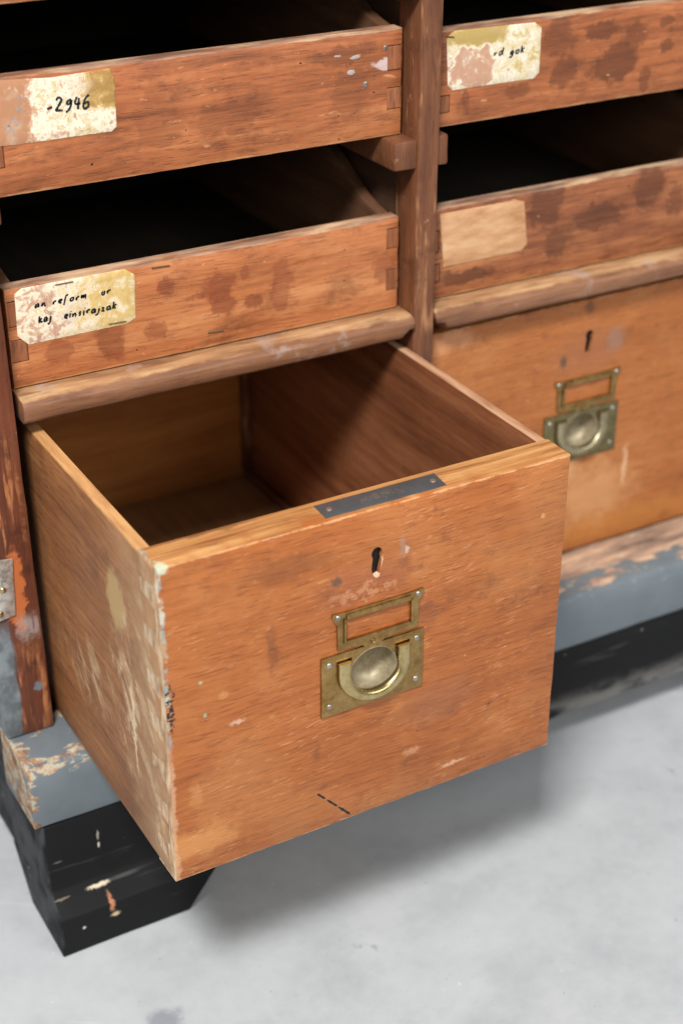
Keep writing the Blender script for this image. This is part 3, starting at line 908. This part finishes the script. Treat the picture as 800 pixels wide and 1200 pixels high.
la = paper_label([(-6, 94), (60, 91), (128, 80), (134, 90), (137, 148), (131, 154), (18, 170), (-4, 172)], MAT['label_2946'], ta)
writing('handwriting', '-2946', 55, 133, 107, 127, .0066, .0018, -.0006, MAT['ink'], la, 3)
writing('handwriting', '9261', 16, 161, 33, 114, .0045, .0006, -.0006, MAT['ink_faded'], la, 5)
lb = paper_label([(17, 345), (25, 338), (146, 315), (158, 322), (159, 372), (150, 379), (34, 404), (21, 394)], MAT['label_reform'], tb)
writing('handwriting', 'van reform', 35, 362, 104, 349, .0031, .0014, -.0006, MAT['ink'], lb, 4, .3, .14)
writing('handwriting', 'or', 119, 346, 131, 343, .0031, .0014, -.0006, MAT['ink'], lb, 4)
writing('handwriting', 'kaj', 46, 379, 62, 375, .0034, .0015, -.0006, MAT['ink'], lb, 6)
writing('handwriting', '.einsirajzak', 73, 374, 138, 361, .0034, .0015, -.0006, MAT['ink'], lb, 7, .26)
lc = paper_label([(523, 44), (532, 36), (626, 26), (634, 32), (631, 85), (624, 92), (529, 106), (524, 100)], MAT['label_gok'], tc)
writing('handwriting', 'rd', 578, 66.5, 590, 64.5, .0036, .0013, -.0006, MAT['ink'], lc, 2)
writing('handwriting', 'gok', 597, 64.5, 615, 61, .0034, .0015, -.0006, MAT['ink'], lc, 2)
ld = paper_label([(515, 251), (604, 234), (614, 236), (617, 286), (610, 294), (519, 313)], MAT['label_ghost'], td, -.0003, 'label_residue')


def staple(u0, v0, u1, v1, parent, r=.0005):
    a = at(u0, v0, 1, -.001); b = at(u1, v1, 1, -.001)
    bm = bmesh.new(); d = (b - a).normalized(); up = Vector((-d.z, 0, d.x))
    def ringat(p): return [bm.verts.new(p + up * r * math.cos(q) + Vector((0, -1, 0)) * r * math.sin(q)) for q in (0, 1.57, 3.14, 4.71)]
    A, B = ringat(a), ringat(b)
    for i in range(4): bm.faces.new((A[i], A[(i + 1) % 4], B[(i + 1) % 4], B[i]))
    bm.faces.new(A); bm.faces.new(B)
    return obj('staple', finish(bm, 'staple', 50), MAT['staple'], parent)


staple(65, 334, 86, 330, lb); staple(128, 380, 148, 376.5, lb)
staple(178, 314, 199, 311, tb); staple(244, 390, 262, 387, tb, .0006)
staple(523, 43, 532, 43.5, lc)
for u, v, r in ((451, 56, .0020), (428, 99, .0024)):
    p = at(u, v, 1, 0)
    lathe('nail_head', [(0, -.0006), (r * .7, -.0005), (r, -.0002), (r, .0006)], (p.x, 0, p.z), MAT['steel'], ta, 10)
for u, v, pts in ((416, 67, [(-.0052, -.0006), (-.002, -.0016), (.003, -.0012), (.0048, .0004), (.002, .0018), (-.002, .0012)]),
                  (411, 85, [(-.0034, -.001), (.0005, -.0022), (.0036, -.0008), (.003, .0016), (-.001, .0022), (-.0036, .001)]),
                  (395, 66, [(-.003, -.0004), (.003, -.0008), (.0028, .0006), (-.002, .0008)])):
    p = at(u, v, 1, 0)
    prism('paint_fleck', [(p.x + a, p.z + b) for a, b in pts], 1, -.0003, .0003, MAT['fleck'], ta, .0001, .0002)

# ------------------------------------------------------------------ drawers
def circle(cx, cz, r, n=30, rz=None): return [(cx + r * math.cos(2 * math.pi * i / n), cz + (rz or r) * math.sin(2 * math.pi * i / n)) for i in range(n)]


def brassware(dx, y, parent, mp='brass', mw='brass_worn'):
    """flush pull and label holder on a drawer face at plane y"""
    x0, x1, z0, z1 = .1235 + dx, .2118 + dx, .1066, .1598
    cx, cz = (x0 + x1) / 2, .1355
    th = .0018
    slots = [rectp(.1365 + dx, .1492 + dx, .1492, .1538), rectp(.1866 + dx, .1993 + dx, .1492, .1538)]
    pl = slab('pull_plate', rectp(x0, x1, z0, z1), [(circle(cx, cz, .0212), None)] + [(s, None) for s in slots], th, F_front(y - th - .0001), MAT[mp], parent, .0006, .01, .0001, .012)
    # the sunk cup
    prof = [(.0213, .0001), (.0209, -.0002), (.0204, .0002), (.0199, .0014)]
    prof += [(.0197, .006), (.0192, .0105), (.0180, .0140), (.0158, .0166), (.0120, .0185), (.006, .0194), (0, .0196)]
    lathe('cup', prof, (cx, y - th, cz), MAT['cup'], pl, 40)
    # the bail: two flat legs and a half-round grip lying against the plate
    bm = bmesh.new(); rows = []
    path = []
    for i in range(3): path.append((-1, -.0255, .1525 - .0065 * i))
    nA = 18
    ze = .1395
    for i in range(nA + 1):
        a = math.pi + math.pi * i / nA
        path.append((0, .0255 * math.cos(a), ze + .0215 * math.sin(a)))
    for i in range(3): path.append((1, .0255, .1395 + .0065 * i))
    pp = [Vector((cx + p[1], p[2])) for p in path]
    for i, p in enumerate(pp):
        t = (pp[min(i + 1, len(pp) - 1)] - pp[max(i - 1, 0)]).normalized(); nn = Vector((-t.y, t.x))
        low = max(0, (ze - p.y) / .0215)
        hw = .0054 - .0008 * low; tk = .0050 + .0040 * low
        ring = []
        for q in range(12):
            a = 2 * math.pi * q / 12
            cu = math.copysign(abs(math.cos(a)) ** .8, math.cos(a)) * hw; cw = math.copysign(abs(math.sin(a)) ** .9, math.sin(a)) * tk * .5
            s = p + nn * cu
            ring.append(bm.verts.new((s.x, y - th - tk * .45 - cw, s.y)))
        rows.append(ring)
    for A, B in zip(rows, rows[1:]):
        for i in range(12): bm.faces.new((A[i], A[(i + 1) % 12], B[(i + 1) % 12], B[i]))
    bm.faces.new(rows[0]); bm.faces.new(rows[-1])
    obj('bail', finish(bm, 'bail', 50), MAT[mw], pl)
    for sx in (x0 + .0068, x1 - .0062):
        for sz in (z0 + .0085, z1 - .0075):
            lathe('screw', [(0, -.0010), (.0014, -.0009), (.0023, -.0004), (.0027, .0003)], (sx, y - th - .0001, sz), MAT['steel'], pl, 14)
    # label holder with flared ears and a scalloped foot
    hx0, hx1, hz0, hz1 = .1375 + dx, .2062 + dx, .1628, .1945
    out = [(hx0, hz0), (cx - .017, hz0), (cx - .014, hz0 - .0018), (cx - .010, hz0 - .0012), (cx - .006, hz0 - .0042), (cx, hz0 - .0056), (cx + .006, hz0 - .0042), (cx + .010, hz0 - .0012), (cx + .014, hz0 - .0018), (cx + .017, hz0),
           (hx1, hz0), (hx1 + .0006, hz1 - .010), (hx1 + .0048, hz1 - .002), (hx1 + .0042, hz1 + .001), (hx1 - .006, hz1 + .0002), (hx0 + .006, hz1 + .0002), (hx0 - .0042, hz1 + .001), (hx0 - .0048, hz1 - .002), (hx0 - .0006, hz1 - .010)]
    inn = rectp(hx0 + .0068, hx1 - .0068, hz0 + .0072, hz1 - .0062)
    frame_ring(out, inn, y, parent, cx, hx0, hx1, hz0, hz1)
    return pl


def frame_ring(out, inn, y, parent, cx, hx0, hx1, hz0, hz1):
    bm = bmesh.new()
    pts = [Vector(p) for p in out + inn]; n, k = len(out), len(inn)
    ed = [(i, (i + 1) % n) for i in range(n)] + [(n + i, n + (i + 1) % k) for i in range(k)]
    V, E_, Fc, *_ = delaunay_2d_cdt(pts, ed, [], 1, 1e-7)
    for yy in (y - .0017, y - .0001):
        vv = [bm.verts.new((p.x, yy, p.y)) for p in V]
        for f in Fc:
            c = sum((V[i] for i in f), Vector((0, 0))) / 3
            if inside(c, out) and not inside(c, inn): bm.faces.new([vv[i] for i in f])
    for ring in (out, inn):
        a = [bm.verts.new((p[0], y - .0017, p[1])) for p in ring]; b = [bm.verts.new((p[0], y - .0001, p[1])) for p in ring]
        for i in range(len(ring)): bm.faces.new((a[i], a[(i + 1) % len(ring)], b[(i + 1) % len(ring)], b[i]))
    bmesh.ops.remove_doubles(bm, verts=bm.verts, dist=1e-6)
    h = obj('label_holder', finish(bm, 'label_holder', 30), MAT['brass'], parent)
    # raised inner lip on three sides and domed rail on top
    a0, a1, b0, b1 = inn[0][0], inn[1][0], inn[0][1], inn[2][1]
    lw = .0022
    rbox('lip', (a0 - lw, a0), (y - .0032, y - .0015), (b0 - lw, b1 + .001), MAT['brass'], h, .0006, .05, 0)
    rbox('lip', (a1, a1 + lw), (y - .0032, y - .0015), (b0 - lw, b1 + .001), MAT['brass'], h, .0006, .05, 0)
    rbox('lip', (a0 + .0001, a1 - .0001), (y - .0031, y - .0014), (b0 - lw, b0), MAT['brass'], h, .0006, .05, 0)
    rbox('lip', (a0 + .0001, a1 - .0001), (y - .0031, y - .0014), (b1, b1 + .0045), MAT['brass'], h, .0007, .05, 0)
    for sx in (hx0 + .0002, hx1 - .0002):
        lathe('screw', [(0, -.0012), (.0014, -.0010), (.0022, -.0004), (.0025, .0003)], (sx, y - .0018, hz1 - .0030), MAT['steel'], h, 12)
    lathe('screw_hole', [(.0024, .0002), (.0022, -.0007), (.0013, -.0005), (.0008, .0004), (0, .0006)], (cx, y - .0017, hz0 - .0008), MAT['brass'], h, 12)


def keyhole(cx, z0, z1, r):
    """ragged keyhole: round top, slot below, its lower right lip broken"""
    pts = []
    for i in range(9):
        a = math.radians(-40 + 260 * i / 8); pts.append((cx + r * math.cos(a), z1 - r + r * math.sin(a) * 1.1))
    pts += [(cx - r * .95, z0 + .007), (cx - r * .72, z0 + .002), (cx - r * .3, z0), (cx + r * .35, z0 + .0012), (cx + r * .5, z0 + .006), (cx + r * .95, z1 - r * 1.9)]
    return pts


dr = thing('drawer', 'deep orange-brown drawer with brass pull, pulled far out of the cabinet', 'drawer', (.17, 0, 0), 'deep drawers with brass pulls')
KH = keyhole(.1706, .2165, .2405, .0047)
slot_h = [(rectp(.1365, .1492, .1492, .1538), .003), (rectp(.1866, .1993, .1492, .1538), .003)]
fp = slab('front_panel', rectp(0, W, 0, H), [(KH, .022), (circle((.1235 + .2118) / 2, .1355, .0214), .0205)] + slot_h, TF, F_front(-D), MAT['front_open'], dr, .0011, .009, .00035)
# broken pale lip at the foot of the keyhole
rnd = random.Random(9)
prism('splinter', [(.1678, .2176), (.1702, .2150), (.1730, .2158), (.1733, .2190), (.1712, .2186)], 1, -D - .0002, -D + .004, MAT['chip'], fp, .0003, .0002)
prism('splinter', [(.1741, .2222), (.1757, .2295), (.1753, .2335), (.1746, .2290)], 1, -D - .0002, -D + .004, MAT['chip'], fp, .0002, .0001)
YJ = -D + TF
rbox('lock_shade_plate', (.162, .180), (-D + .0030, -D + .0215), (.212, .245), MAT['lock'], dr, .0005, .05, 0)  # lock face set shallow, its black stands in for shade inside the keyhole
# left side board with dovetail pockets; pins of the front show as pale wedges
F_left = lambda u, v, wd: (0 + wd, u, v)
pins = []
for i in range(7):
    zc = .022 + i * .0375
    pins.append([(YJ - .0235, zc - .0095), (YJ - .0235, zc + .0095), (YJ + .0012, zc + .0050), (YJ + .0012, zc - .0050)])
slab('side_board', rectp(YJ - .0245, .300, 0.0008, H - .0008), [(p, .003) for p in pins], TS, F_left, MAT['side_left'], dr, .0012, .01, .0003)
for p in pins:
    q = [(p[0][0] + .0003, p[0][1] + .0007), (p[1][0] + .0003, p[1][1] - .0009), (p[2][0] - .0011, p[2][1] - .0008), (p[3][0] - .0011, p[3][1] + .0006)]
    prism('dovetail', q, 0, .0004, .0032, MAT['endgrain'], dr, .0003, .0002)
rbox('side_board', (W - TS, W), (YJ + .0003, .300), (.0008, H - .0008), MAT['side_right'], dr, .0012, .02, .0003)
rbox('back_board', (TS + .0003, W - TS - .0003), (.289, .2995), (.004, H - .012), MAT['drawer_back'], dr, .0010, .02, .0003)
rbox('bottom_board', (TS + .0003, W - TS - .0003), (YJ + .0003, .2885), (.004, .012), MAT['drawer_floor'], dr, .0006, .03, .0002)
for x in (W - TS - .0085, TS + .0008):
    rbox('corner_fillet', (x, x + .0077), (YJ + .0008, .2883), (.0122, .0205), MAT['side_right'], dr, .003, .03, .0003)
rbox('corner_batten', (W - TS - .0095, W - TS - .0006), (.2790, .2884), (.0210, H - .014), MAT['post'], dr, .001, .03, .0003)
# dark strip let into the top edge of the front
F_top = lambda u, v, wd: (u, v, H + .0004 - wd)
st = slab('metal_strip', [(.1318, -D + .0052), (.2318, -D + .0052), (.2338, -D + .0250), (.1322, -D + .0245)], [], .0012, F_top, MAT['strip'], dr, .0003, .01, .0001, .02)
for sx in (.1395, .2262):
    bm = bmesh.new()
    bmesh.ops.create_cone(bm, cap_ends=True, segments=14, radius1=.0026, radius2=.0021, depth=.001)
    for v in bm.verts: v.co += Vector((sx, -D + .0150, H + .0007))
    obj('screw', finish(bm, 'screw', 40), MAT['copper'], st)
brassware(0, -D, dr)
# broken line of ink low on the front
a = at(372, 930.5, 1, -D); b = at(411, 954.5, 1, -D)
for t0, t1, wd in ((0, .22, .0021), (.28, .58, .0023), (.62, .97, .0022)):
    p, q = a.lerp(b, t0), a.lerp(b, t1); d = (q - p).normalized(); nn = Vector((-d.z, 0, d.x)) * wd / 2
    bm = bmesh.new(); K = 7; prev = None; rr = random.Random(int(t0 * 100))
    for i in range(K):
        c = p.lerp(q, i / (K - 1)); s = rr.uniform(.6, 1.1) * (.5 if i in (0, K - 1) else 1)
        cur = (bm.verts.new((c.x + nn.x * s, -D - .00012, c.z + nn.z * s)), bm.verts.new((c.x - nn.x * s, -D - .00012, c.z - nn.z * s)))
        if prev: bm.faces.new((prev[0], prev[1], cur[1], cur[0]))
        prev = cur
    obj('ink_mark', finish(bm, 'ink_mark', 0), MAT['ink'], fp)

d2 = thing('drawer', 'closed orange-brown drawer with brass pull, right of the post', 'drawer', (.54, 0, 0), 'deep drawers with brass pulls')
slot2 = [([(u + PITCH, v) for u, v in s], dd) for s, dd in slot_h]
fp2 = slab('front_panel', rectp(.3640, .7190, .0012, H - .0005), [(keyhole(.1703 + PITCH, .2170, .2405, .0046), .022), (circle((.1235 + .2118) / 2 + PITCH, .1355, .0214), .0205)] + slot2, .022, F_front(0), MAT['front_closed'], d2, .0011, .01, .0003)
for x in (.3642, .7100):
    rbox('side_board', (x, x + TS), (.0225, .44), (.0012, H - .0012), MAT['side_right'], d2)
rbox('back_board', (.3736, .7096), (.428, .4395), (.004, H - .012), MAT['drawer_back'], d2)
rbox('bottom_board', (.3736, .7096), (.0225, .4275), (.004, .012), MAT['drawer_floor'], d2)
brassware(PITCH, 0, d2, 'brass_grey', 'brass_grey_worn')
rbox('lock_shade_plate', (.162 + PITCH, .180 + PITCH), (.0030, .0215), (.212, .245), MAT['lock'], d2, .0005, .05, 0)  # same blackened lock face, painting the shade of this keyhole
